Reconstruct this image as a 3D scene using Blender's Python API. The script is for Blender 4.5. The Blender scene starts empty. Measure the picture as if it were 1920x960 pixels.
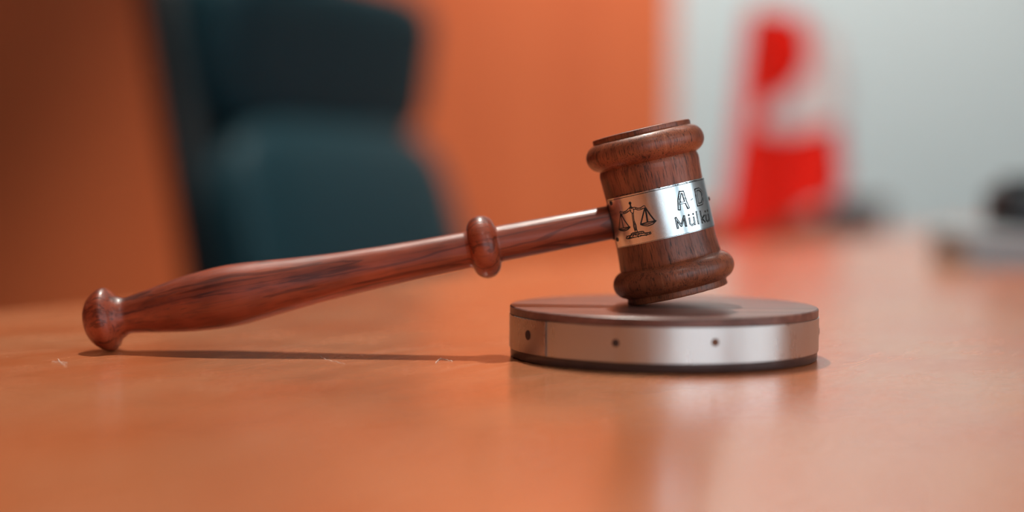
import bpy, bmesh, math, random
from mathutils import Vector, Matrix, noise

random.seed(7)
PI = math.pi
S = bpy.context.scene
COL = S.collection

# ------------------------------------------------------------------ camera
FPX = 2890.0                      # focal length in pixels of the 1920 wide frame
HOR = 346.0                       # horizon row
TZ = 0.75                         # table top height
CAM = Vector((0.0, -0.5, TZ + 0.0554))
cd = bpy.data.cameras.new('camera')
cam = bpy.data.objects.new('camera', cd)
COL.objects.link(cam)
S.camera = cam
cd.sensor_width = 36.0
cd.lens = FPX / 1920 * 36
cd.clip_start = 0.01
cd.clip_end = 50
cd.dof.use_dof = True
cd.dof.focus_distance = 0.488
cd.dof.aperture_fstop = 2.6
CR = (Matrix.Rotation(PI / 2 - math.atan((480 - HOR) / FPX), 3, 'X') @ Matrix.Rotation(math.radians(0.3), 3, 'Z'))
cam.matrix_world = Matrix.Translation(CAM) @ CR.to_4x4()


def at(x, y, Y):
    """point of the world plane at depth Y that shows at photo pixel x, y"""
    d = CR @ Vector(((x - 960) / FPX, (480 - y) / FPX, -1))
    return CAM + d * ((Y - CAM.y) / d.y)


# ------------------------------------------------------------------ view, world
S.view_settings.view_transform = 'Standard'
S.view_settings.look = 'None'
S.view_settings.gamma = 1
S.view_settings.use_curve_mapping = False
S.view_settings.exposure = 0.24
S.cycles.use_denoising = True
S.cycles.max_bounces = 8
S.cycles.sample_clamp_indirect = 6
w = bpy.data.worlds.new('world')
S.world = w
w.use_nodes = True
w.node_tree.nodes['Background'].inputs[0].default_value = (0.55, 0.7, 0.8, 1)
w.node_tree.nodes['Background'].inputs[1].default_value = 0.3

LP_PANEL = 4.5        # ceiling panels
LP_DOWN = 165.0        # small downlight over the table
LP_WALL = 185.0        # unseen washer lamp added to brighten the panelling
LP_WINDOW = 1.7


# ------------------------------------------------------------------ helpers
def mat(name, col, rough=0.5, metal=0.0, spec=0.5, coat=0.0):
    m = bpy.data.materials.new(name)
    m.use_nodes = True
    b = m.node_tree.nodes['Principled BSDF']
    b.inputs['Base Color'].default_value = (*col, 1)
    b.inputs['Roughness'].default_value = rough
    b.inputs['Metallic'].default_value = metal
    b.inputs['Specular IOR Level'].default_value = spec
    b.inputs['Coat Weight'].default_value = coat
    b.inputs['Coat Roughness'].default_value = 0.12
    return m


def N(m, kind, **kw):
    n = m.node_tree.nodes.new(kind)
    for k, v in kw.items():
        if hasattr(n, k):
            setattr(n, k, v)
        else:
            n.inputs[k.replace('_', ' ')].default_value = v
    return n


def L(m, a, b):
    m.node_tree.links.new(a, b)


def bsdf(m):
    return m.node_tree.nodes['Principled BSDF']


def ramp(m, stops, fac):
    r = N(m, 'ShaderNodeValToRGB')
    el = r.color_ramp.elements
    while len(el) < len(stops):
        el.new(0.5)
    for e, (p, c) in zip(el, stops):
        e.position = p
        e.color = (*c, 1) if len(c) == 3 else c
    L(m, fac, r.inputs[0])
    return r.outputs[0]


def coords(m, scale, kind='Object', rot=(0, 0, 0)):
    t = N(m, 'ShaderNodeTexCoord')
    mp = N(m, 'ShaderNodeMapping')
    mp.inputs['Scale'].default_value = scale
    mp.inputs['Rotation'].default_value = rot
    L(m, t.outputs[kind], mp.inputs[0])
    return mp.outputs[0]


def noisef(m, vec, scale, detail=4, rough=0.6, dist=0.0):
    n = N(m, 'ShaderNodeTexNoise')
    n.inputs['Scale'].default_value = scale
    n.inputs['Detail'].default_value = detail
    n.inputs['Roughness'].default_value = rough
    n.inputs['Distortion'].default_value = dist
    L(m, vec, n.inputs['Vector'])
    return n.outputs['Fac']


def mix(m, fac, a, b, mode='MIX'):
    n = N(m, 'ShaderNodeMix')
    n.data_type = 'RGBA'
    n.blend_type = mode
    if hasattr(fac, 'links'):
        L(m, fac, n.inputs[0])
    else:
        n.inputs[0].default_value = fac
    for v, i in ((a, 6), (b, 7)):
        if hasattr(v, 'links'):
            L(m, v, n.inputs[i])
        else:
            n.inputs[i].default_value = (*v, 1)
    return n.outputs[2]


def bump(m, h, strength, dist):
    b = N(m, 'ShaderNodeBump')
    b.inputs['Strength'].default_value = strength
    b.inputs['Distance'].default_value = dist
    L(m, h, b.inputs['Height'])
    L(m, b.outputs[0], bsdf(m).inputs['Normal'])


def obj(name, bm, m, parent=None, smooth=False, label=None, angle=35):
    me = bpy.data.meshes.new(name)
    bmesh.ops.recalc_face_normals(bm, faces=bm.faces)
    if smooth:
        lim = math.radians(angle)
        for f in bm.faces:
            f.smooth = True
        for e in bm.edges:
            if len(e.link_faces) == 2 and e.calc_face_angle(0) > lim:
                e.smooth = False
    bm.to_mesh(me)
    bm.free()
    me.materials.append(m)
    o = bpy.data.objects.new(name, me)
    COL.objects.link(o)
    if parent:
        o.parent = parent
    if label:
        o['label'] = label
    return o


def thing(name, label, cat, loc=(0, 0, 0), rotz=0, group=None):
    o = bpy.data.objects.new(name, None)
    COL.objects.link(o)
    o.location = loc
    o.rotation_euler = (0, 0, rotz)
    tag(o, label, cat, group)
    return o


def tag(o, label, cat, group=None):
    o['label'] = label
    o['category'] = cat
    if group:
        o['group'] = group
    return o


def struct(name, bm, m):
    o = obj(name, bm, m)
    o['kind'] = 'structure'
    return o


def bx(bm, x0, x1, y0, y1, z0, z1, bev=0.0, seg=2):
    r = bmesh.ops.create_cube(bm, size=1)
    vs = r['verts']
    for v in vs:
        v.co = Vector(((x0 + x1) / 2 + v.co.x * (x1 - x0), (y0 + y1) / 2 + v.co.y * (y1 - y0), (z0 + z1) / 2 + v.co.z * (z1 - z0)))
    if bev:
        es = {e for v in vs for e in v.link_edges}
        bmesh.ops.bevel(bm, geom=list(es), offset=bev, segments=seg, affect='EDGES', profile=0.5)
    return bm


def box(*a, **k):
    return bx(bmesh.new(), *a, **k)


def lathe(prof, n=96, wob=0.0, seed=0.0):
    """prof: list of (z, r); first/last r may be 0"""
    bm = bmesh.new()
    rings = []
    for z, r in prof:
        if r < 1e-7:
            rings.append([bm.verts.new((0, 0, z))])
        else:
            ring = []
            for i in range(n):
                a = 2 * PI * i / n
                rr, zz = r, z
                if wob:
                    p = Vector((math.cos(a) * 3, math.sin(a) * 3, z * 90 + seed))
                    rr += wob * noise.noise(p)
                    zz += wob * 0.6 * noise.noise(p * 2.3 + Vector((9, 1, 4)))
                ring.append(bm.verts.new((rr * math.cos(a), rr * math.sin(a), zz)))
            rings.append(ring)
    for a, b in zip(rings, rings[1:]):
        for i in range(n):
            j = (i + 1) % n
            if len(a) == 1 and len(b) == 1:
                continue
            if len(a) == 1:
                bm.faces.new((a[0], b[i], b[j]))
            elif len(b) == 1:
                bm.faces.new((a[i], b[0], a[j]))
            else:
                bm.faces.new((a[i], b[i], b[j], a[j]))
    return bm


def spline(pts, step):
    """Catmull-Rom resample of (s, r) points"""
    out = []
    for i in range(len(pts) - 1):
        p0 = Vector(pts[max(i - 1, 0)]); p1 = Vector(pts[i]); p2 = Vector(pts[i + 1]); p3 = Vector(pts[min(i + 2, len(pts) - 1)])
        n = max(1, int((p2 - p1).length / step))
        for k in range(n):
            t = k / n
            out.append(tuple(0.5 * ((2 * p1) + (p2 - p0) * t + (2 * p0 - 5 * p1 + 4 * p2 - p3) * t * t + (3 * p1 - p0 - 3 * p2 + p3) * t ** 3)))
    out.append(tuple(pts[-1]))
    return out


def tube(bm, pts, r, n=8, caps=True):
    """round tube along a polyline; r a number or one per point"""
    pts = [Vector(p) for p in pts]
    rs = r if isinstance(r, (list, tuple)) else [r] * len(pts)
    rings = []
    up = Vector((0, 0, 1))
    for i, p in enumerate(pts):
        d = (pts[min(i + 1, len(pts) - 1)] - pts[max(i - 1, 0)]).normalized()
        a = d.cross(up)
        if a.length < 1e-3:
            a = d.cross(Vector((0, 1, 0)))
        a.normalize()
        b = d.cross(a)
        rings.append([bm.verts.new(p + rs[i] * (a * math.cos(2 * PI * k / n) + b * math.sin(2 * PI * k / n))) for k in range(n)])
    for a, b in zip(rings, rings[1:]):
        for k in range(n):
            bm.faces.new((a[k], a[(k + 1) % n], b[(k + 1) % n], b[k]))
    if caps:
        bm.faces.new(rings[0]); bm.faces.new(rings[-1])
    return bm


def cushion(w_, h_, t_, e1=0.35, e2=0.35, nu=48, nv=28):
    """rounded box: w along x, t along y, h along z"""
    bm = bmesh.new()
    sp = lambda v, e: math.copysign(abs(v) ** e, v)
    rings = []
    for j in range(nv + 1):
        v = -PI / 2 + PI * j / nv
        if j in (0, nv):
            rings.append([bm.verts.new((0, 0, math.copysign(h_ / 2, v)))])
            continue
        rings.append([bm.verts.new((w_ / 2 * sp(math.cos(v), e1) * sp(math.cos(2 * PI * i / nu), e2),
                                    t_ / 2 * sp(math.cos(v), e1) * sp(math.sin(2 * PI * i / nu), e2),
                                    h_ / 2 * sp(math.sin(v), e1))) for i in range(nu)])
    for a, b in zip(rings, rings[1:]):
        for i in range(nu):
            j = (i + 1) % nu
            if len(a) == 1:
                bm.faces.new((a[0], b[i], b[j]))
            elif len(b) == 1:
                bm.faces.new((a[i], b[0], a[j]))
            else:
                bm.faces.new((a[i], b[i], b[j], a[j]))
    return bm


# ------------------------------------------------------------------ materials
def wood_turned(name, dark, mid, light, across, along, rough=0.32, coat=0.25, streak=0.5, big=0.0):
    """grain runs along local z"""
    m = mat(name, mid, rough, coat=coat)
    v = coords(m, (across, across, along))
    f1 = noisef(m, v, 1.0, 6, 0.65, 0.6)
    c = ramp(m, [(0.30, dark), (0.47, mid), (0.62, mid), (0.80, light)], f1)
    v2 = coords(m, (across * 4.5, across * 4.5, along * 2.2))
    f2 = noisef(m, v2, 1.0, 3, 0.7)
    s = ramp(m, [(0.36, tuple(x * 0.35 for x in dark)), (0.46, (1, 1, 1))], f2)
    c = mix(m, streak, c, s, 'MULTIPLY')
    if big:
        v3 = coords(m, (120, 120, 10))
        f3 = noisef(m, v3, 1.0, 3, 0.5, 0.9)
        wv = N(m, 'ShaderNodeMath', operation='SINE')
        mu = N(m, 'ShaderNodeMath', operation='MULTIPLY')
        mu.inputs[1].default_value = 30
        L(m, f3, mu.inputs[0]); L(m, mu.outputs[0], wv.inputs[0])
        s3 = ramp(m, [(0.70, (1, 1, 1)), (0.92, (0.25, 0.15, 0.12))], wv.outputs[0])
        c = mix(m, big, c, s3, 'MULTIPLY')
    f6 = noisef(m, coords(m, (70, 70, 38)), 1.0, 3, 0.55)
    c = mix(m, 0.75, c, ramp(m, [(0.32, (0.30, 0.24, 0.22)), (0.60, (1.0, 1.0, 1.0))], f6), 'MULTIPLY')
    L(m, c, bsdf(m).inputs['Base Color'])
    rr = ramp(m, [(0.3, (rough + 0.18,) * 3), (0.6, (rough,) * 3)], f2)
    L(m, rr, bsdf(m).inputs['Roughness'])
    bump(m, f2, 0.25, 0.0004)
    return m


M_HEAD = wood_turned('gavel_head_wood', (0.07, 0.015, 0.007), (0.34, 0.085, 0.032), (0.72, 0.30, 0.14), 620, 50, 0.34, 0.15, 0.85)
M_HANDLE = wood_turned('gavel_handle_wood', (0.16, 0.024, 0.010), (0.37, 0.058, 0.018), (0.50, 0.13, 0.05), 260, 14, 0.36, 0.15, 0.3, 0.6)


def wood_flat(name, dark, mid, light, scale, rough, coat, axis=(1, 1, 1), bmp=0.1):
    m = mat(name, mid, rough, coat=coat)
    v = coords(m, tuple(scale * a for a in axis))
    f = noisef(m, v, 1.0, 7, 0.62, 0.8)
    L(m, ramp(m, [(0.25, dark), (0.5, mid), (0.78, light)], f), bsdf(m).inputs['Base Color'])
    bump(m, f, bmp, 0.0003)
    return m


M_BLOCK = wood_flat('sound_block_wood', (0.07, 0.026, 0.019), (0.17, 0.066, 0.048), (0.30, 0.14, 0.10), 60, 0.38, 0.3, (0.25, 3, 3))
M_BLOCKBASE = wood_flat('sound_block_base_wood', (0.03, 0.014, 0.012), (0.06, 0.03, 0.026), (0.1, 0.055, 0.05), 60, 0.35, 0.15, (0.25, 3, 3))
M_PANEL = wood_flat('wall_wood_veneer', (0.56, 0.112, 0.034), (0.64, 0.140, 0.044), (0.70, 0.166, 0.055), 2.0, 0.5, 0.0, (4, 4, 0.4), 0.05)
bsdf(M_PANEL).inputs['Specular IOR Level'].default_value = 0.35
M_CRED = wood_flat('cabinet_wood_veneer', (0.50, 0.16, 0.05), (0.6, 0.2, 0.065), (0.66, 0.24, 0.08), 3.0, 0.35, 0.1, (0.5, 4, 4), 0.05)

# table top: orange brown veneer, satin lacquer, fine scratches and faint smudges
M_TABLE = mat('table_veneer', (0.5, 0.15, 0.05), 0.2, coat=0.35)
m = M_TABLE
v = coords(m, (14, 220, 60))
f = noisef(m, v, 1.0, 6, 0.6, 0.3)
c = ramp(m, [(0.25, (0.52, 0.128, 0.040)), (0.5, (0.58, 0.158, 0.052)), (0.8, (0.64, 0.20, 0.072))], f)
va = coords(m, (14, 20, 5))
fa = noisef(m, va, 1.0, 4, 0.55)
c = mix(m, ramp(m, [(0.38, (0, 0, 0)), (0.66, (0.8,) * 3)], fa), c, (0.60, 0.24, 0.11))
# hair-fine pale scratches
vs1 = coords(m, (26, 900, 1), rot=(0, 0, 0.42))
s1 = noisef(m, vs1, 1.0, 2, 0.4)
vs2 = coords(m, (26, 900, 1), rot=(0, 0, -0.2))
s2 = noisef(m, vs2, 1.0, 2, 0.4)
mx = N(m, 'ShaderNodeMath', operation='MAXIMUM')
L(m, s1, mx.inputs[0]); L(m, s2, mx.inputs[1])
sc = ramp(m, [(0.70, (0, 0, 0)), (0.76, (0.45,) * 3)], mx.outputs[0])
c = mix(m, sc, c, (0.75, 0.45, 0.28))
# dried pale smears and specks of dust
f4 = noisef(m, coords(m, (20, 75, 5), rot=(0, 0, 0.5)), 1.0, 3, 0.5, 0.4)
c = mix(m, ramp(m, [(0.66, (0, 0, 0)), (0.76, (0.35,) * 3)], f4), c, (0.72, 0.47, 0.30))
f5 = noisef(m, coords(m, (900, 900, 5)), 1.0, 1, 0.5)
c = mix(m, ramp(m, [(0.77, (0, 0, 0)), (0.80, (0.6,) * 3)], f5), c, (0.8, 0.6, 0.45))
L(m, c, bsdf(m).inputs['Base Color'])
vr = coords(m, (30, 60, 30))
fr = noisef(m, vr, 1.0, 4, 0.6)
L(m, ramp(m, [(0.3, (0.19,) * 3), (0.7, (0.29,) * 3)], fr), bsdf(m).inputs['Roughness'])
bsdf(m).inputs['Coat Roughness'].default_value = 0.2
bump(m, f, 0.05, 0.0002)

M_WHITE = mat('white_wall_paint', (0.54, 0.63, 0.66), 0.8)
fw = noisef(M_WHITE, coords(M_WHITE, (40, 40, 40)), 1.0, 3)
bump(M_WHITE, fw, 0.08, 0.001)
M_CEIL = mat('ceiling_tile', (0.8, 0.8, 0.78), 0.9)
M_TRIM = mat('grey_green_trim', (0.32, 0.34, 0.30), 0.5)
M_CARPET = mat('carpet', (0.06, 0.05, 0.05), 0.95)
L(M_CARPET, ramp(M_CARPET, [(0.3, (0.04, 0.035, 0.035)), (0.7, (0.08, 0.07, 0.065))], noisef(M_CARPET, coords(M_CARPET, (200,) * 3), 1.0)), bsdf(M_CARPET).inputs['Base Color'])


def metal(name, col, rough, axis):
    m = mat(name, col, rough, metal=1.0)
    f = noisef(m, coords(m, axis), 1.0, 5, 0.6)
    L(m, ramp(m, [(0.3, (rough - 0.05,) * 3), (0.7, (rough + 0.09,) * 3)], f), bsdf(m).inputs['Roughness'])
    L(m, ramp(m, [(0.3, tuple(x * 0.93 for x in col)), (0.6, col)], f), bsdf(m).inputs['Base Color'])
    bump(m, f, 0.05, 0.0001)
    return m


M_BAND = metal('brushed_aluminium', (0.66, 0.67, 0.66), 0.30, (120, 120, 30))
M_BAND_END = metal('aluminium_reflection_tint', (0.50, 0.44, 0.40), 0.26, (120, 120, 30))  # darker brown base colour paints in the dark orange reflection
M_PLATE = metal('polished_plate_metal', (0.86, 0.89, 0.90), 0.2, (200, 200, 90))
M_ETCH = mat('etched_dark_metal', (0.022, 0.023, 0.023), 0.7, spec=0.2)
M_NAIL = mat('rusty_nail_head', (0.16, 0.07, 0.04), 0.5, metal=0.6)
M_HOLE = mat('dark_nail_hole', (0.05, 0.022, 0.015), 0.7)
M_LEATHER = mat('dark_teal_leather', (0.007, 0.033, 0.044), 0.5, spec=0.22)
bump(M_LEATHER, noisef(M_LEATHER, coords(M_LEATHER, (220,) * 3), 1.0), 0.15, 0.001)
M_SHELL = mat('black_chair_plastic', (0.006, 0.009, 0.010), 0.45)
M_CHROME = mat('dark_chair_metal', (0.25, 0.25, 0.26), 0.3, metal=1.0)
M_RED = mat('red_flag_satin', (0.90, 0.014, 0.003), 0.6)
bsdf(M_RED).inputs['Specular IOR Level'].default_value = 0.35
bump(M_RED, noisef(M_RED, coords(M_RED, (900,) * 3), 1.0), 0.1, 0.0004)
M_CRES = mat('white_flag_satin', (0.8, 0.76, 0.76), 0.6)
M_BRASS = mat('brass_pole', (0.6, 0.42, 0.18), 0.3, metal=1.0)
M_DBROWN = wood_flat('dark_brown_wood', (0.05, 0.012, 0.006), (0.09, 0.02, 0.01), (0.13, 0.035, 0.015), 20, 0.4, 0.1, (0.3, 3, 3))
M_PAPER = mat('pale_grey_board', (0.36, 0.42, 0.44), 0.55)
M_PAPERIN = mat('paper_edges', (0.5, 0.54, 0.55), 0.8)
M_BLACK = mat('black_blue_plastic', (0.010, 0.020, 0.026), 0.4)
M_LINT = mat('pale_lint', (0.9, 0.82, 0.72), 0.9)


bsdf(M_BLOCK).inputs['Coat Roughness'].default_value = 0.3
bsdf(M_PANEL).inputs['Roughness'].default_value = 0.5


def emit(name, col, s):
    m = bpy.data.materials.new(name)
    m.use_nodes = True
    b = m.node_tree.nodes['Principled BSDF']
    b.inputs['Base Color'].default_value = (*col, 1)
    b.inputs['Emission Color'].default_value = (*col, 1)
    b.inputs['Emission Strength'].default_value = s
    return m


M_DIFF = emit('lit_ceiling_diffuser', (1.0, 0.97, 0.92), LP_PANEL)
M_SKYPANE = emit('daylight_window_pane', (0.78, 0.92, 1.0), LP_WINDOW)
M_LAMP = emit('lit_downlight_glass', (1.0, 0.93, 0.84), 20.0)
M_ALU = mat('painted_white_metal', (0.8, 0.8, 0.8), 0.4)

# ------------------------------------------------------------------ the room
XL, XR, YF, YB, H = -1.5, 2.9, -3.2, 3.0, 2.8
struct('floor', box(XL, XR, YF, YB, -0.1, 0), M_CARPET)
struct('ceiling', box(XL, XR, YF, YB, H, H + 0.1), M_CEIL)
struct('wall_left', box(XL - 0.1, XL, YF, YB, 0, H), M_DBROWN)
RY0, RY1 = -2.4, -0.2            # opening for the added, unseen fill window in the right wall
bm = bmesh.new()
bx(bm, XR, XR + 0.1, YF, RY0, 0, H)
bx(bm, XR, XR + 0.1, RY1, YB, 0, H)
bx(bm, XR, XR + 0.1, RY0, RY1, 0, 0.85)
bx(bm, XR, XR + 0.1, RY0, RY1, 2.4, H)
struct('wall_right', bm, M_WHITE)
bm = bmesh.new()
for a, b in ((RY0, RY0 + 0.05), ((RY0 + RY1) / 2 - 0.03, (RY0 + RY1) / 2 + 0.03), (RY1 - 0.05, RY1)):
    bx(bm, XR + 0.02, XR + 0.08, a, b, 0.85, 2.4)
for a, b in ((0.85, 0.9), (2.35, 2.4)):
    bx(bm, XR + 0.02, XR + 0.08, RY0, RY1, a, b)
wr = struct('added_fill_window', bm, M_ALU)  # added out of view, its pane throws fill light from the right
obj('pane', box(XR + 0.05, XR + 0.056, RY0 + 0.04, RY1 - 0.04, 0.89, 2.36), M_SKYPANE, wr)
struct('wall_back', box(XL - 0.1, XR + 0.1, YB, YB + 0.1, 0, H), M_WHITE)
# veneered panelling over the left part of the back wall
PX = at(1262, 200, YB - 0.03).x
bm = bmesh.new()
edges = [XL, PX - 1.22, PX]
for a, b in zip(edges, edges[1:]):
    bx(bm, a + 0.001, b - 0.001, YB - 0.03, YB, 0.0, H, 0.002)
struct('trim_1', bm, M_PANEL)
struct('baseboard_back', box(PX, XR, YB - 0.015, YB, 0, 0.1, 0.003), M_TRIM)
# front wall (behind the camera) with a window opening
WX0, WX1, WZ0, WZ1 = 0.0, 2.8, 0.85, 2.4
bm = bmesh.new()
bx(bm, XL - 0.1, WX0, YF - 0.1, YF, 0, H)
bx(bm, WX1, XR + 0.1, YF - 0.1, YF, 0, H)
bx(bm, WX0, WX1, YF - 0.1, YF, 0, WZ0)
bx(bm, WX0, WX1, YF - 0.1, YF, WZ1, H)
struct('wall_front', bm, M_WHITE)
bm = bmesh.new()
for a, b in ((WX0, WX0 + 0.05), ((WX0 + WX1) / 2 - 0.03, (WX0 + WX1) / 2 + 0.03), (WX1 - 0.05, WX1)):
    bx(bm, a, b, YF - 0.08, YF - 0.02, WZ0, WZ1)
for a, b in ((WZ0, WZ0 + 0.05), (WZ1 - 0.05, WZ1)):
    bx(bm, WX0, WX1, YF - 0.08, YF - 0.02, a, b)
wf = struct('window_1', bm, M_ALU)
obj('pane', box(WX0 + 0.04, WX1 - 0.04, YF - 0.056, YF - 0.05, WZ0 + 0.04, WZ1 - 0.04), M_SKYPANE, wf)


def panel_light(x, y, label, sx=0.6, sy=0.6):
    t = thing('ceiling_light', label, 'ceiling light', (x, y, H - 0.03), 0, 'square ceiling lights')
    bm = bmesh.new()
    for a in (-1, 1):
        bx(bm, a * sx / 2 - 0.015, a * sx / 2 + 0.015, -sy / 2 - 0.015, sy / 2 + 0.015, -0.01, 0.03)
        bx(bm, -sx / 2, sx / 2, a * sy / 2 - 0.015, a * sy / 2 + 0.015, -0.01, 0.03)
    obj('frame', bm, M_ALU, t)
    obj('diffuser', box(-sx / 2 + 0.015, sx / 2 - 0.015, -sy / 2 + 0.015, sy / 2 - 0.015, 0.0, 0.01), M_DIFF, t)


panel_light(0.9, 1.2, 'square white ceiling light above the table in front of the white wall')
panel_light(0.1, -1.4, 'square white ceiling light behind the camera, nearer the wood wall')
panel_light(1.9, -1.4, 'square white ceiling light behind the camera, nearer the window')


def downlight(x, y, watts, radius, label, cone=None, aim=None, col=(1.0, 0.93, 0.84)):
    t = thing('downlight', label, 'ceiling lamp', (x, y, H - 0.002), 0, None)
    obj('trim_ring', lathe([(0, 0.045), (-0.006, 0.046), (-0.009, 0.052), (-0.006, 0.06), (0, 0.061)], 40), M_ALU, t, True)
    obj('lens', lathe([(-0.003, 0.0), (-0.003, 0.043), (0.0, 0.043)], 32), M_LAMP, t, True)
    ld = bpy.data.lights.new('downlight_lamp', 'SPOT')
    ld.energy = watts
    ld.color = col
    ld.shadow_soft_size = radius
    ld.spot_size = cone or math.radians(100)
    ld.spot_blend = 0.6
    lo = bpy.data.objects.new('downlight_lamp', ld)
    COL.objects.link(lo)
    lo.parent = t
    lo.location = (0, 0, -0.02)
    if aim:
        lo.rotation_euler = (Vector(aim) - Vector((x, y, H - 0.022))).to_track_quat('-Z', 'Y').to_euler()


downlight(-0.20, 1.02, LP_DOWN, 0.035, 'small round ceiling downlight just behind the gavel')
downlight(0.45, 2.0, LP_WALL, 0.04, 'small round ceiling downlight added out of view to wash the wood panelled wall', math.radians(72), (0.35, 2.95, 1.0), (1.0, 0.93, 0.84))  # added lamp, grades the panelling from bright right to dark left

# ------------------------------------------------------------------ the long table
E = Vector((0.519, 0.855, 0)).normalized()        # along its far long edge
NR = Vector((E.y, -E.x, 0))                       # inward from that edge
pA = at(0, 583, 0.175)
P0 = CAM + (at(0, 583, 0.0) - CAM) * ((TZ - CAM.z) / (at(0, 583, 0.0) - CAM).z)
P1 = CAM + (at(850, 508, 0.0) - CAM) * ((TZ - CAM.z) / (at(850, 508, 0.0) - CAM).z)
E = (P1 - P0).normalized()
NR = Vector((E.y, -E.x, 0))
ang = math.atan2(E.y, E.x)
tbl = thing('conference_table', 'long orange-brown wooden table the gavel and its round block lie on', 'table', (P0.x, P0.y, 0), ang)
# local x along the edge, local -y inward
LX0, LX1, LW = -1.35, 2.45, 1.25
obj('tabletop', box(LX0, LX1, -LW, 0, TZ - 0.035, TZ, 0.0025, 3), M_TABLE, tbl)
for px_ in (LX0 + 0.35, LX1 - 0.35):
    bm = box(px_ - 0.025, px_ + 0.025, -LW + 0.15, -0.15, 0.0, TZ - 0.035, 0.002)
    obj('leg', bm, M_CRED, tbl)
obj('modesty_panel', box(LX0 + 0.38, LX1 - 0.38, -LW / 2 - 0.01, -LW / 2 + 0.01, 0.25, TZ - 0.035), M_CRED, tbl)


def table_hit(x, y, z=TZ):
    d = at(x, y, 0.0) - CAM
    return CAM + d * ((z - CAM.z) / d.z)


# ------------------------------------------------------------------ sound block
BX = (1244 - 960) / FPX * 0.5
BR = 0.0497
BH = 0.0165
blk = thing('sound_block', 'round dark wooden sound block with a metal rim under the gavel head', 'sound block', (BX, 0, TZ))
z1, z2 = 0.0029, 0.0139
body = obj('wood_disc', lathe([(z1 - 0.0004, 0), (z1 - 0.0004, BR - 0.0004), (z2, BR - 0.0004), (z2, BR), (BH - 0.0004, BR), (BH - 0.0001, BR - 0.0003), (BH, BR - 0.0007), (BH, 0.03), (BH, 0)], 160), M_BLOCK, blk, True)
base = obj('base_disc', lathe([(0, 0), (0, BR - 0.001), (0.0003, BR - 0.0004), (0.0006, BR - 0.0002), (z1, BR - 0.0002), (z1, 0)], 160), M_BLOCKBASE, blk, True)


def band(z0, z1, R, t, a0, a1, n, step=0.0):
    """strip wrapped round z from angle a0 to a1 (degrees, 0 = toward -y, + to the right)"""
    bm = bmesh.new()
    rows = []
    for i in range(n + 1):
        u = i / n
        a = math.radians(a0 + (a1 - a0) * u)
        rr = R + step * (max(0, 1 - u * n / 6) if step else 0)
        s, c = math.sin(a), -math.cos(a)
        rows.append([bm.verts.new((r * s, r * c, z)) for r, z in
                     ((rr, z0), (rr + t, z0 + t * 0.3), (rr + t, z1 - t * 0.3), (rr, z1))])
    for a, b in zip(rows, rows[1:]):
        for k in range(4):
            bm.faces.new((a[k], a[(k + 1) % 4], b[(k + 1) % 4], b[k]))
    bm.faces.new(rows[0]); bm.faces.new(rows[-1])
    return bm


bnd = obj('metal_rim', band(z1, z2, BR - 0.0004, 0.0006, -50.3, 309.0, 240, 0.0), M_BAND, blk, True, angle=25)
# the overlapping end of the strip
obj('rim_overlap', band(z1 + 0.0001, z2 - 0.0001, BR + 0.0002, 0.0003, -80.5, -50.6, 40), M_BAND_END, blk, True, 'overlapping end of the metal rim', 25)
for a_, z_ in ((-61.4, 0.0088), (-21.6, 0.0088), (12.4, 0.0094), (80.3, 0.0090), (118, 0.009), (160, 0.009), (205, 0.009), (245, 0.009)):
    a = math.radians(a_)
    nr = 1.0 if a_ < -50 else 0.74
    bm = lathe([(0, 0.00155 * nr), (0.0001, 0.00155 * nr), (0.00018, 0.0013 * nr), (0.00012, 0.0007 * nr), (0.0001, 0.0)], 24)
    o = obj('nail', bm, M_NAIL if a_ > 0 else M_HOLE, blk, True)
    R_ = BR + 0.0002 + (0.0003 if a_ < -50 else 0)
    n_ = Vector((math.sin(a), -math.cos(a), 0))
    o.location = n_ * R_ + Vector((0, 0, z_))
    o.rotation_euler = n_.to_track_quat('Z', 'Y').to_euler()

# ------------------------------------------------------------------ gavel
GY = 0.004
MPP = (GY - CAM.y) / FPX / math.cos(0.0)        # metres per pixel at the gavel
ctop = at(1209.5, 278, GY)
cbot = at(1262.5, 514.5, GY)
ax = (cbot - ctop).normalized()
hc = (ctop + cbot) / 2
# head basis: local z points from bottom ring up to the top ring, local -y to the camera
zl = -ax
zl = (zl + Vector((0, 0.018, 0))).normalized()
yl = Vector((0, 1, 0)) - zl * zl.y
yl.normalize()
xl = yl.cross(zl).normalized()
hm = Matrix((xl, yl, zl)).transposed().to_4x4()
hm.translation = hc
gav = thing('gavel', 'turned red-brown wooden gavel resting tilted on its round block', 'gavel', (hc.x, hc.y, hc.z))
half = 121.2


def arc(s0, rc, r, a0, a1, n):
    return [(s0 + r * math.sin(math.radians(a0 + (a1 - a0) * i / n)), rc + r * math.cos(math.radians(a0 + (a1 - a0) * i / n))) for i in range(n + 1)]


prof = [(-36.5, 0), (-36.3, 50), (-35.6, 80), (-35, 90), (-33.8, 92.3), (-31, 93), (-26, 92.6)] + arc(0, 86, 26, -72, 72, 20) + \
    [(26.5, 92.2), (29, 93.2), (34, 94.5), (42, 94.3), (55, 93.3), (75, 92.4), (100, 92), (125, 92), (150, 92.4), (170, 93), (190, 93.8), (206, 95.2), (213, 96.2), (216.2, 95.5)] + \
    arc(242.4, 89, 26, -72, 72, 20) + [(268.8, 94.6), (272, 94.2), (277, 95.2), (279.6, 94.4), (280.5, 92), (281, 80), (281.6, 50), (282, 0)]
prof = [((half - s) * MPP, r * MPP) for s, r in prof]
head = obj('head', lathe(prof, 128, 0.00012), M_HEAD, gav, True, angle=40)
head.matrix_local = Matrix.Translation(-hc) @ hm
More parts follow.
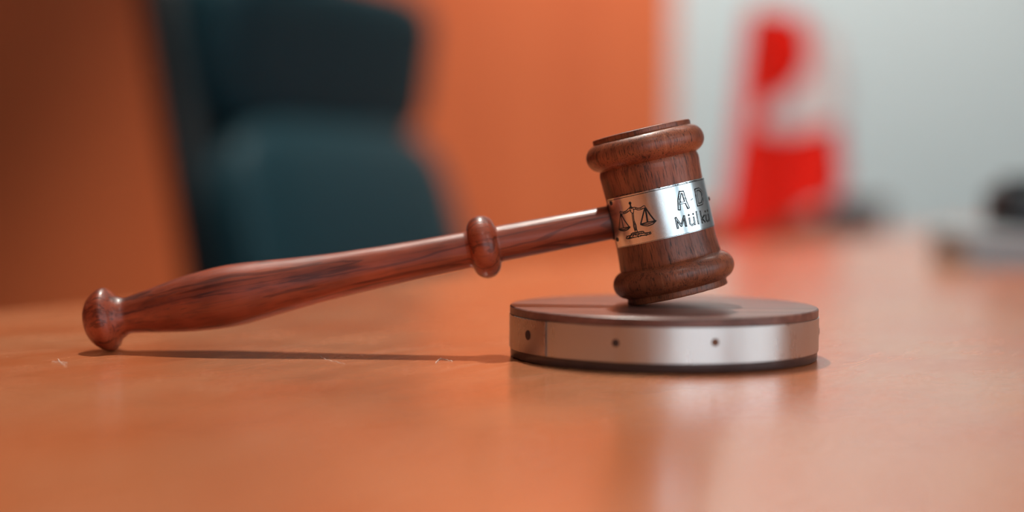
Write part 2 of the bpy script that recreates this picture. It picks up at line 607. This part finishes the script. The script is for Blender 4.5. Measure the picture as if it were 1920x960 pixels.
# plate
PR = 94.6 * MPP
pz0, pz1 = (half - 170.5) * MPP, (half - 77) * MPP
plate = obj('metal_plate', band(pz0, pz1, 92.4 * MPP, 2.2 * MPP, -76, 118, 120), M_PLATE, gav, True, 'engraved silver metal plate wrapped round the head', 25)
plate.matrix_local = Matrix.Translation(-hc) @ hm


def wrap(bm, lift=0.0):
    """(u, v, w) in metres of arc, height, out -> on the plate cylinder"""
    for v in bm.verts:
        a = v.co.x / PR
        r = PR + v.co.z + lift
        v.co = Vector((r * math.sin(a), -r * math.cos(a), v.co.y))
    return bm


hi = hm.inverted()


def on_plate(x, y):
    """photo pixel on the plate -> (arc, height)"""
    d = (CR @ Vector(((x - 960) / FPX, (480 - y) / FPX, -1)))
    o = hi @ CAM
    q = hi.to_3x3() @ d
    a = q.x ** 2 + q.y ** 2
    b = 2 * (o.x * q.x + o.y * q.y)
    c = o.x ** 2 + o.y ** 2 - PR ** 2
    D = b * b - 4 * a * c
    t = (-b - math.sqrt(max(D, 0))) / (2 * a)
    p = o + q * t
    return (math.atan2(p.x, -p.y) * PR, p.z)


def Q(x, y):                     # from the 6.857x enlargement
    return on_plate(1120 + x / 6.857, 330 + y / 6.857)


def stroke(bm, pts, w_, h_=0.00007, closed=False):
    """flat raised ribbon along a polyline in plate coordinates"""
    P = [Vector((p[0], p[1])) for p in pts]
    # resample
    R = []
    for a, b in zip(P, P[1:]):
        n = max(1, int((b - a).length / 0.0003))
        for k in range(n):
            R.append(a.lerp(b, k / n))
    R.append(P[-1])
    ws = w_ if callable(w_) else (lambda t: w_)
    prev = None
    for i, p in enumerate(R):
        d = (R[min(i + 1, len(R) - 1)] - R[max(i - 1, 0)])
        d.normalize()
        n_ = Vector((-d.y, d.x)) * ws(i / max(1, len(R) - 1)) / 2
        row = [bm.verts.new((p.x + n_.x, p.y + n_.y, -0.0001)), bm.verts.new((p.x + n_.x, p.y + n_.y, h_)),
               bm.verts.new((p.x - n_.x, p.y - n_.y, h_)), bm.verts.new((p.x - n_.x, p.y - n_.y, -0.0001))]
        if prev:
            for k in range(4):
                bm.faces.new((prev[k], prev[(k + 1) % 4], row[(k + 1) % 4], row[k]))
        else:
            bm.faces.new(row)
        prev = row
    bm.faces.new(prev)


LWD = 0.00024
bm = bmesh.new()
QS = lambda *p: [Q(x, y) for x, y in p]
circ = [(420 + 13 * math.cos(a * PI / 6), 350 + 15 * math.sin(a * PI / 6)) for a in range(13)]
stroke(bm, QS(*circ), LWD)
stroke(bm, QS((420, 340), (421, 362)), LWD * 1.5)
stroke(bm, QS((424, 366), (430, 400), (440, 425)), LWD * 2.0)
# body
stroke(bm, QS((412, 398), (420, 430), (428, 458), (450, 480), (466, 470), (468, 440), (455, 410), (438, 396)), LWD)
# beam, left arm (double line) with end curl
stroke(bm, QS((432, 405), (400, 420), (372, 448), (345, 462), (312, 466), (298, 455), (290, 466), (294, 482)), LWD * 1.1)
stroke(bm, QS((436, 440), (405, 450), (378, 472), (345, 484), (318, 488), (300, 484)), LWD * 1.1)
for k in range(5):
    stroke(bm, QS((335 + 20 * k, 470 - 8 * k), (345 + 20 * k, 478 - 8 * k)), LWD)
# right arm
stroke(bm, QS((445, 405), (480, 402), (520, 414), (555, 410), (580, 392), (598, 382), (614, 388), (616, 404)), LWD * 1.1)
stroke(bm, QS((458, 430), (490, 426), (520, 436), (555, 434), (585, 420), (606, 410)), LWD * 1.1)
for k in range(5):
    stroke(bm, QS((485 + 22 * k, 412 + k), (495 + 22 * k, 424 - k)), LWD)
# column
stroke(bm, QS((446, 474), (455, 560), (464, 596)), LWD)
stroke(bm, QS((462, 474), (470, 560), (478, 592)), LWD)
stroke(bm, QS((458, 594), (484, 590)), LWD * 1.6)
stroke(bm, QS((464, 600), (468, 650), (484, 700), (488, 716)), LWD * 1.3)
stroke(bm, QS((482, 598), (498, 635), (504, 680), (514, 714)), LWD * 1.3)
stroke(bm, QS((476, 606), (484, 650), (496, 700)), LWD)
# left pan
stroke(bm, QS((299, 484), (290, 580), (281, 676)), LWD)
stroke(bm, QS((301, 486), (318, 580), (336, 668)), LWD)
stroke(bm, QS((304, 486), (350, 570), (408, 650)), LWD * 1.5)
stroke(bm, QS((274, 686), (330, 668), (424, 652)), LWD * 1.2)
stroke(bm, QS((274, 688), (300, 700), (345, 706), (390, 690), (422, 658)), LWD * 1.4)
stroke(bm, QS((290, 690), (345, 688), (405, 664)), LWD * 1.3)
# right pan
stroke(bm, QS((612, 406), (585, 510), (560, 612)), LWD * 1.7)
stroke(bm, QS((614, 408), (632, 500), (646, 596)), LWD * 2.2)
stroke(bm, QS((618, 406), (680, 500), (742, 578)), LWD * 1.9)
stroke(bm, QS((552, 620), (640, 596), (758, 572)), LWD * 1.4)
stroke(bm, QS((552, 622), (590, 636), (650, 642), (715, 618), (756, 576)), LWD * 1.4)
stroke(bm, QS((570, 622), (650, 618), (740, 586)), LWD * 1.3)
# stepped base, roughly etched
stroke(bm, QS((430, 752), (455, 734), (520, 722), (590, 712), (604, 724)), LWD * 1.6)
stroke(bm, QS((372, 796), (400, 770), (470, 752), (560, 738), (640, 730), (688, 726), (690, 742), (640, 756), (560, 768), (470, 790), (400, 808), (374, 802), (372, 796)), LWD * 1.3)
for k in range(46):
    x = random.uniform(385, 680)
    yc = 790 - (x - 385) * 0.175
    y = yc + random.uniform(-22, 12)
    stroke(bm, QS((x, y), (x + random.uniform(-16, 16), y + random.uniform(-12, 12))), LWD * random.uniform(0.8, 1.4))
for k in range(16):
    x = random.uniform(450, 600)
    y = 738 - (x - 450) * 0.14 + random.uniform(-6, 12)
    stroke(bm, QS((x, y), (x + random.uniform(-12, 12), y + random.uniform(-8, 8))), LWD)
emb = obj('scales_emblem', wrap(bm), M_ETCH, plate, label='dark etched balance scales on the plate')


def letters(shapes):
    """shapes: (points, outer width, inner width) -> dark outline with a bare metal core"""
    bm_ = bmesh.new()
    lo = []
    for pts, wo, wi in shapes:
        P = QS(*pts)
        e0 = Vector(P[0]) - Vector(P[1]); e0.normalize()
        e1 = Vector(P[-1]) - Vector(P[-2]); e1.normalize()
        O = [tuple(Vector(P[0]) + e0 * wo * 0.42)] + P[1:-1] + [tuple(Vector(P[-1]) + e1 * wo * 0.42)] if len(P) > 1 else P
        stroke(bm_, O, wo, 0.00006)
        # round joints
        for p in (O[1:-1]):
            stroke(bm_, [(p[0] - wo * 0.3, p[1]), (p[0] + wo * 0.3, p[1])], wo * 0.8, 0.00006)
        if wi:
            I = [tuple(Vector(P[0]) + e0 * (wo * 0.42 - (wo - wi) / 2))] + P[1:-1] + [tuple(Vector(P[-1]) + e1 * (wo * 0.42 - (wo - wi) / 2))]
            lo.append((I, wi))
    nf = len(bm_.faces)
    for I, wi in lo:
        stroke(bm_, I, wi, 0.00009)
    bm_.faces.ensure_lookup_table()
    for f_ in bm_.faces[nf:]:
        f_.material_index = 1
    return wrap(bm_)


WA, WM = 0.00105, 0.00072
for lab, sh in (
        ('etched capital letter A', [([(1052, 425), (1048, 310), (1064, 212)], WA, WA * 0.34), ([(1064, 216), (1096, 210)], WA, WA * 0.34),
                                     ([(1098, 212), (1130, 320), (1168, 405)], WA, WA * 0.34), ([(1066, 352), (1130, 338)], WA * 0.7, WA * 0.35)]),
        ('etched capital letter D', [([(1292, 368), (1262, 185)], WA, WA * 0.34), ([(1262, 180), (1305, 168), (1338, 200), (1356, 290), (1346, 352), (1292, 372)], WA, WA * 0.34)]),
        ('etched word below the capitals', [
            ([(1035, 668), (1008, 542)], WM, WM * 0.1), ([(1008, 542), (1080, 640)], WM, WM * 0.1), ([(1080, 640), (1114, 518)], WM, WM * 0.1), ([(1114, 518), (1141, 640)], WM, WM * 0.1),
            ([(1184, 545), (1194, 615), (1218, 634), (1246, 612)], WM * 0.85, WM * 0.12), ([(1240, 532), (1257, 620)], WM * 0.85, WM * 0.12),
            ([(1174, 504), (1176, 500)], WM * 0.8, 0), ([(1230, 490), (1232, 487)], WM * 0.8, 0),
            ([(1273, 462), (1300, 612)], WM * 0.85, WM * 0.12),
            ([(1323, 456), (1350, 600)], WM * 0.85, WM * 0.12), ([(1374, 505), (1346, 548), (1384, 588)], WM * 0.7, 0),
            ([(1395, 505), (1402, 568), (1416, 582), (1436, 565)], WM * 0.8, WM * 0.1), ([(1426, 494), (1440, 570)], WM * 0.8, WM * 0.1),
            ([(1386, 458), (1387, 454)], WM * 0.8, 0), ([(1416, 448), (1417, 444)], WM * 0.8, 0)])):
    o = obj('lettering', letters(sh), M_ETCH, plate, label=lab)
    o.data.materials.append(M_PLATE)
# rough stippling inside the first capital and scratches on the plate
bm = bmesh.new()
for k in range(40):
    t = random.random()
    side = random.choice((-1, 1))
    x = (1064 - 14 * t if side < 0 else 1098 + 70 * t) + random.uniform(-14, 14)
    y = (212 + 213 * t if side < 0 else 212 + 193 * t)
    p = Q(x, y)
    stroke(bm, [p, (p[0] + random.uniform(-2e-4, 2e-4), p[1] + random.uniform(-2e-4, 2e-4) + 1e-5)], LWD * 0.8, 0.00011)
stroke(bm, QS((1200, 312), (1226, 290)), LWD * 0.8)
for k in range(40):
    x = random.uniform(240, 1300)
    y = 318 - (x - 120) * 0.2 - 42 + random.uniform(0, 8)
    stroke(bm, QS((x, y + 8), (x + random.uniform(8, 26), y + 4)), LWD * random.uniform(0.5, 1.0), 0.00003)
obj('scratches', wrap(bm), M_ETCH, plate)
# dark seam just inside the plate's rolled edges
bm = bmesh.new()
for vv, ww in ((pz1 - 0.00062, 0.00020), (pz0 + 0.00030, 0.00012)):
    ua_, ub_ = math.radians(-73) * PR, math.radians(100) * PR
    stroke(bm, [(ua_, vv), (ub_, vv)], ww, 0.00003)
obj('edge_seam', wrap(bm), M_ETCH, plate)
# nails at the plate corners
for x, y in ((176, 348), (258, 816)):
    u, v_ = Q(x, y)
    a = u / PR
    o = obj('nail', lathe([(0, 0.0007), (0.0002, 0.0007), (0.0003, 0.00055), (0.00018, 0.0)], 20), M_HOLE, plate, True)
    n_ = Vector((math.sin(a), -math.cos(a), 0))
    o.location = n_ * (PR - 0.00002) + Vector((0, 0, v_))
    o.rotation_euler = n_.to_track_quat('Z', 'Y').to_euler()
a = math.radians(86)
o = obj('nail', lathe([(0, 0.0007), (0.0003, 0.0007), (0.0005, 0.0004), (0.0005, 0.0)], 20), M_HOLE, plate, True)
n_ = Vector((math.sin(a), -math.cos(a), 0))
o.location = n_ * (PR - 0.00002) + Vector((0, 0, (half - 118) * MPP))
o.rotation_euler = n_.to_track_quat('Z', 'Y').to_euler()

# handle
ka = at(201, 599, GY + 0.0015)
kb = at(1135, 419, GY + 0.002)
hz = (kb - ka).normalized()
hy = (Vector((0, 1, 0)) - hz * hz.y).normalized()
hx = hy.cross(hz).normalized()
hmat = Matrix((hx, hy, hz)).transposed().to_4x4()
hmat.translation = ka
ctrl = [(-43, 0), (-42.4, 12), (-39, 27), (-32, 40), (-21, 51), (-9, 58.3), (0, 60.5), (6, 59.4), (12, 54.5), (18, 46.5), (25, 40), (33, 36), (41, 34.3), (52, 35.6),
        (75, 39.5), (101, 44.2), (152, 52.4), (203, 57.2), (235, 58.2), (265, 57), (304, 53.6), (365, 48), (447, 42), (559, 37.6), (640, 35.6), (692, 34.6)]
pr = spline(ctrl, 4)
pr += [(s, r) for s, r in arc(724, 33.5, 26.5, -84, 84, 22)]
pr += [(752, 34.3), (756, 34.0), (850, 33), (951, 31.8), (985, 31.6), (985, 0)]
pr = [(s * MPP, max(r, 0) * MPP) for s, r in pr]
handle = obj('handle', lathe(pr, 96, 0.00006, 3.3), M_HANDLE, gav, True, angle=50)
handle.matrix_local = Matrix.Translation(-hc) @ hmat

sock = obj('handle_socket', lathe([(s_ * MPP, r_ * MPP) for s_, r_ in ((965, 31.0), (965, 33.6), (985, 33.6), (985, 31.0))], 64), M_HOLE, gav, True, 'dark gap round the handle where it enters the head')
sock.matrix_local = Matrix.Translation(-hc) @ hmat

# ------------------------------------------------------------------ lint on the table
def fibre(name, pts, label, r=0.00009):
    P = [table_hit(x, y, TZ + r) for x, y in pts]
    bm = bmesh.new()
    sp_ = [Vector(p) for p in P]
    out = []
    for a, b in zip(sp_, sp_[1:]):
        for k in range(4):
            q = a.lerp(b, k / 4)
            out.append(q)
    out.append(sp_[-1])
    out = [p + Vector((0, 0, 0.00025 * (0.5 + 0.5 * math.sin(i * 1.7)))) if 0 < i < len(out) - 1 else p for i, p in enumerate(out)]
    tube(bm, out, r, 6)
    o = obj(name, bm, M_LINT, smooth=True)
    tag(o, label, 'lint')
    return o


fibre('lint_fibre', [(817, 680.5), (822, 675.5), (826, 672.5), (831, 674), (838, 675.5), (848, 677.5)], 'tiny pale bent lint fibre on the table left of the block, at the handle shadow')
fibre('lint_fibre', [(600, 668), (606, 672.5), (616, 676), (630, 679), (646, 682)], 'long thin pale lint hair lying across the front edge of the handle shadow', 0.00006)
fibre('lint_fibre', [(97, 678.5), (108, 679), (118, 680), (126, 680.2)], 'short pale lint fibre at the far left of the table, below the gavel knob', 0.00008)
fibre('lint_fibre', [(108, 673), (113, 679), (119, 684), (124, 687)], 'short slanting lint fibre crossing another left of the gavel knob', 0.00008)

# ------------------------------------------------------------------ chair behind the table
def make_chair():
    # local: +y is the way the chair faces, x across
    t = thing('office_chair', 'dark teal leather office chair with a headrest behind the table', 'chair')
    tilt = math.radians(-15)
    def put(name, bm, m, loc, rx=0, lab=None):
        o = obj(name, bm, m, t, True, lab, 60)
        o.location = loc
        o.rotation_euler = (rx, 0, 0)
        return o
    put('seat', cushion(0.50, 0.11, 0.50, 0.45, 0.3), M_LEATHER, (0, 0.24, 0.46))
    bm = cushion(0.535, 0.42, 0.095, 0.42, 0.32)
    for v in bm.verts:                                    # soft belly
        if v.co.y > 0:
            v.co.y *= 1 + 0.25 * math.cos(v.co.x / 0.267 * 1.4) * math.cos(v.co.z / 0.21 * 1.3)
    put('backrest', bm, M_LEATHER, (0, -0.05, 0.676), -tilt)
    put('headrest', cushion(0.52, 0.215, 0.09, 0.42, 0.3), M_LEATHER, (0, -0.112, 0.972), math.radians(-8))
    bm = box(-0.268, 0.268, -0.028, 0.03, -0.30, 0.30, 0.022, 4)
    put('back_shell', bm, M_SHELL, (0, -0.118, 0.76), math.radians(11))
    for s in (-1, 1):
        bm = bmesh.new()
        tube(bm, [(s * 0.27, -0.06, 0.46), (s * 0.29, -0.02, 0.6), (s * 0.29, 0.0, 0.63), (s * 0.29, 0.27, 0.63), (s * 0.29, 0.3, 0.6), (s * 0.27, 0.3, 0.42)], 0.016, 10)
        put('armrest', bm, M_SHELL, (0, 0, 0))
    put('gas_column', lathe([(0.06, 0.0), (0.06, 0.03), (0.25, 0.03), (0.25, 0.022), (0.41, 0.022), (0.41, 0)], 24), M_CHROME, (0, 0.22, 0))
    for k in range(5):
        a = 2 * PI * k / 5 + 0.3
        bm = bmesh.new()
        tube(bm, [(0, 0, 0.11), (0.15 * math.cos(a), 0.15 * math.sin(a), 0.095), (0.3 * math.cos(a), 0.3 * math.sin(a), 0.07)], [0.026, 0.02, 0.013], 10)
        lg = put('base_arm', bm, M_CHROME, (0, 0.22, 0))
        bm = lathe([(-0.02, 0), (-0.02, 0.024), (-0.015, 0.029), (0.015, 0.029), (0.02, 0.024), (0.02, 0)], 20)
        for v in bm.verts:
            v.co = Vector((v.co.z, v.co.x, v.co.y))
        cs = obj('caster', bm, M_SHELL, lg, True)
        cs.location = (0.3 * math.cos(a), 0.3 * math.sin(a), 0.029)
        cs.rotation_euler = (0, 0, a)
    return t


ch = make_chair()
CH = at(730, 346, 1.49)
ch.location = (CH.x, CH.y, 0)
ch.rotation_euler = (0, 0, math.atan2(NR.y, NR.x) - PI / 2 + math.radians(4))

# ------------------------------------------------------------------ low cabinet with the little flag
CY = 1.78                                      # front face
cx0, cx1 = at(1330, 420, CY).x, at(1545, 420, CY).x
cz = at(1500, 402, CY).z
cab = thing('low_cabinet', 'low orange wooden cabinet beyond the table, under the red flag', 'cabinet', ((cx0 + cx1) / 2, CY, 0))
hw = (cx1 - cx0) / 2
obj('cabinet_body', box(-hw, hw, 0.02, 0.42, 0.05, cz - 0.02, 0.002), M_CRED, cab)
obj('cabinet_top', box(-hw - 0.008, hw + 0.008, 0.0, 0.43, cz - 0.02, cz, 0.003), M_CRED, cab)
obj('plinth', box(-hw + 0.02, hw - 0.02, 0.05, 0.40, 0.0, 0.05), M_DBROWN, cab)
obj('cabinet_door', box(-hw + 0.004, hw - 0.004, 0.004, 0.02, 0.06, cz - 0.026, 0.002), M_CRED, cab)

# flag: outline measured at the flag's own distance, hung in folds
FY = CY - 0.075


def flag_pt(x, y, off=0.0):
    p = at(x, y, FY)
    u = (x - 1470) / 100.0
    fold = 0.016 * math.sin(u * 5.2 + 0.4) + 0.010 * math.sin(u * 11 + y * 0.004) + 0.02 * math.sin(y * 0.006)
    return Vector((p.x, FY + fold + off, p.z))


left_edge = [(1402, 20), (1398, 60), (1392, 120), (1388, 180), (1382, 250), (1374, 320), (1364, 390), (1356, 440), (1352, 472)]
right_edge = [(1500, 20), (1545, 62), (1563, 120), (1574, 180), (1584, 235), (1590, 290), (1594, 335), (1588, 362), (1560, 372)]


def lerp_poly(poly, t):
    k = t * (len(poly) - 1)
    i = min(int(k), len(poly) - 2)
    f_ = k - i
    return (poly[i][0] * (1 - f_) + poly[i + 1][0] * f_, poly[i][1] * (1 - f_) + poly[i + 1][1] * f_)


def sheet(fn, nu, nv, thick):
    bm = bmesh.new()
    g = [[[bm.verts.new(fn(i / nu, j / nv) + Vector((0, o_, 0))) for i in range(nu + 1)] for j in range(nv + 1)] for o_ in (0, thick)]
    for s in (0, 1):
        for j in range(nv):
            for i in range(nu):
                bm.faces.new((g[s][j][i], g[s][j][i + 1], g[s][j + 1][i + 1], g[s][j + 1][i]))
    for j in range(nv):
        for i in (0, nu):
            bm.faces.new((g[0][j][i], g[0][j + 1][i], g[1][j + 1][i], g[1][j][i]))
    for i in range(nu):
        for j in (0, nv):
            bm.faces.new((g[0][j][i], g[0][j][i + 1], g[1][j][i + 1], g[1][j][i]))
    return bm


def cloth(u, v):
    a = lerp_poly(left_edge, v); b = lerp_poly(right_edge, v)
    sag = 6 * math.sin(u * PI) * v
    return flag_pt(a[0] + (b[0] - a[0]) * u, a[1] + (b[1] - a[1]) * u + sag)


fl = thing('table_flag', 'small red flag with a white crescent hanging from a brass stand', 'flag', (at(1420, 400, FY).x, CY + 0.045, cz))
fm = fl.matrix_basis.copy()


def local(bm):
    for v in bm.verts:
        v.co = v.co - Vector((fl.location.x, fl.location.y, fl.location.z))
    return bm


obj('flag_cloth', local(sheet(cloth, 60, 80, 0.0012)), M_RED, fl, True, 'red flag cloth')
outer = [(1512, 22), (1556, 62), (1578, 120), (1590, 180), (1590, 226), (1560, 232), (1515, 242), (1468, 248), (1425, 240)]
inner = [(1494, 18), (1512, 50), (1522, 88), (1520, 124), (1502, 158), (1474, 180), (1448, 190), (1434, 192), (1428, 206)]


def cres(u, v):
    a = lerp_poly(inner, v); b = lerp_poly(outer, v)
    return flag_pt(a[0] + (b[0] - a[0]) * u, a[1] + (b[1] - a[1]) * u, -0.0035)


obj('crescent', local(sheet(cres, 14, 70, 0.0012)), M_CRES, fl, True, 'white crescent on the flag')
zt = at(1420, 14, FY).z - cz
obj('pole', tube(bmesh.new(), [(0, 0, 0.006), (0, -0.12, zt)], 0.003, 12), M_BRASS, fl, True)
o = obj('finial', lathe([(0, 0), (0, 0.004), (0.004, 0.006), (0.01, 0.004), (0.014, 0)], 20), M_BRASS, fl, True)
o.location = (0, -0.12, zt)
obj('stand_base', lathe([(0, 0), (0, 0.035), (0.006, 0.035), (0.01, 0.03), (0.013, 0.012), (0.02, 0.006), (0.02, 0)], 32), M_DBROWN, fl, True)

# narrow dark pedestal at the right end of the cabinet
pw0, pw1 = cx1 + 0.015, at(1668, 400, CY + 0.05).x
ped = thing('pedestal', 'narrow dark brown wooden pedestal beside the low orange cabinet', 'pedestal', ((pw0 + pw1) / 2, CY + 0.08, 0))
ph = (pw1 - pw0) / 2
pt = at(1610, 376, CY + 0.05).z
obj('column', box(-ph + 0.004, ph - 0.004, -0.03, 0.03, 0.03, pt - 0.012, 0.002), M_DBROWN, ped)
obj('top', box(-ph, ph, -0.036, 0.036, pt - 0.012, pt, 0.003), M_DBROWN, ped)
obj('foot', box(-ph - 0.01, ph, -0.06, 0.06, 0, 0.03, 0.003), M_DBROWN, ped)

# ------------------------------------------------------------------ pale flat box and black organiser at the far right
q = table_hit(1812, 504)
rz_ = math.radians(5)
fb = thing('flat_box', 'pale grey flat box on the table at the right edge', 'box', (q.x, q.y, TZ), rz_)
obj('box_base', box(0, 0.24, 0, 0.07, 0, 0.016, 0.002), M_PAPER, fb)
obj('lid', box(-0.002, 0.242, -0.002, 0.072, 0.0165, 0.026, 0.003), M_PAPER, fb)
k_ = Vector((0.034, 0.006, 0))
k_.rotate(Matrix.Rotation(rz_, 3, 'Z'))
ko = thing('desk_organiser', 'black plastic desk organiser standing on the pale grey box', 'organiser', (q.x + k_.x, q.y + k_.y, TZ + 0.026), rz_)
obj('organiser_body', box(0, 0.14, 0, 0.055, 0, 0.030, 0.006, 3), M_BLACK, ko, True)
obj('tray', box(0.010, 0.132, 0.02, 0.05, 0.030, 0.037, 0.003, 3), M_BLACK, ko, True)
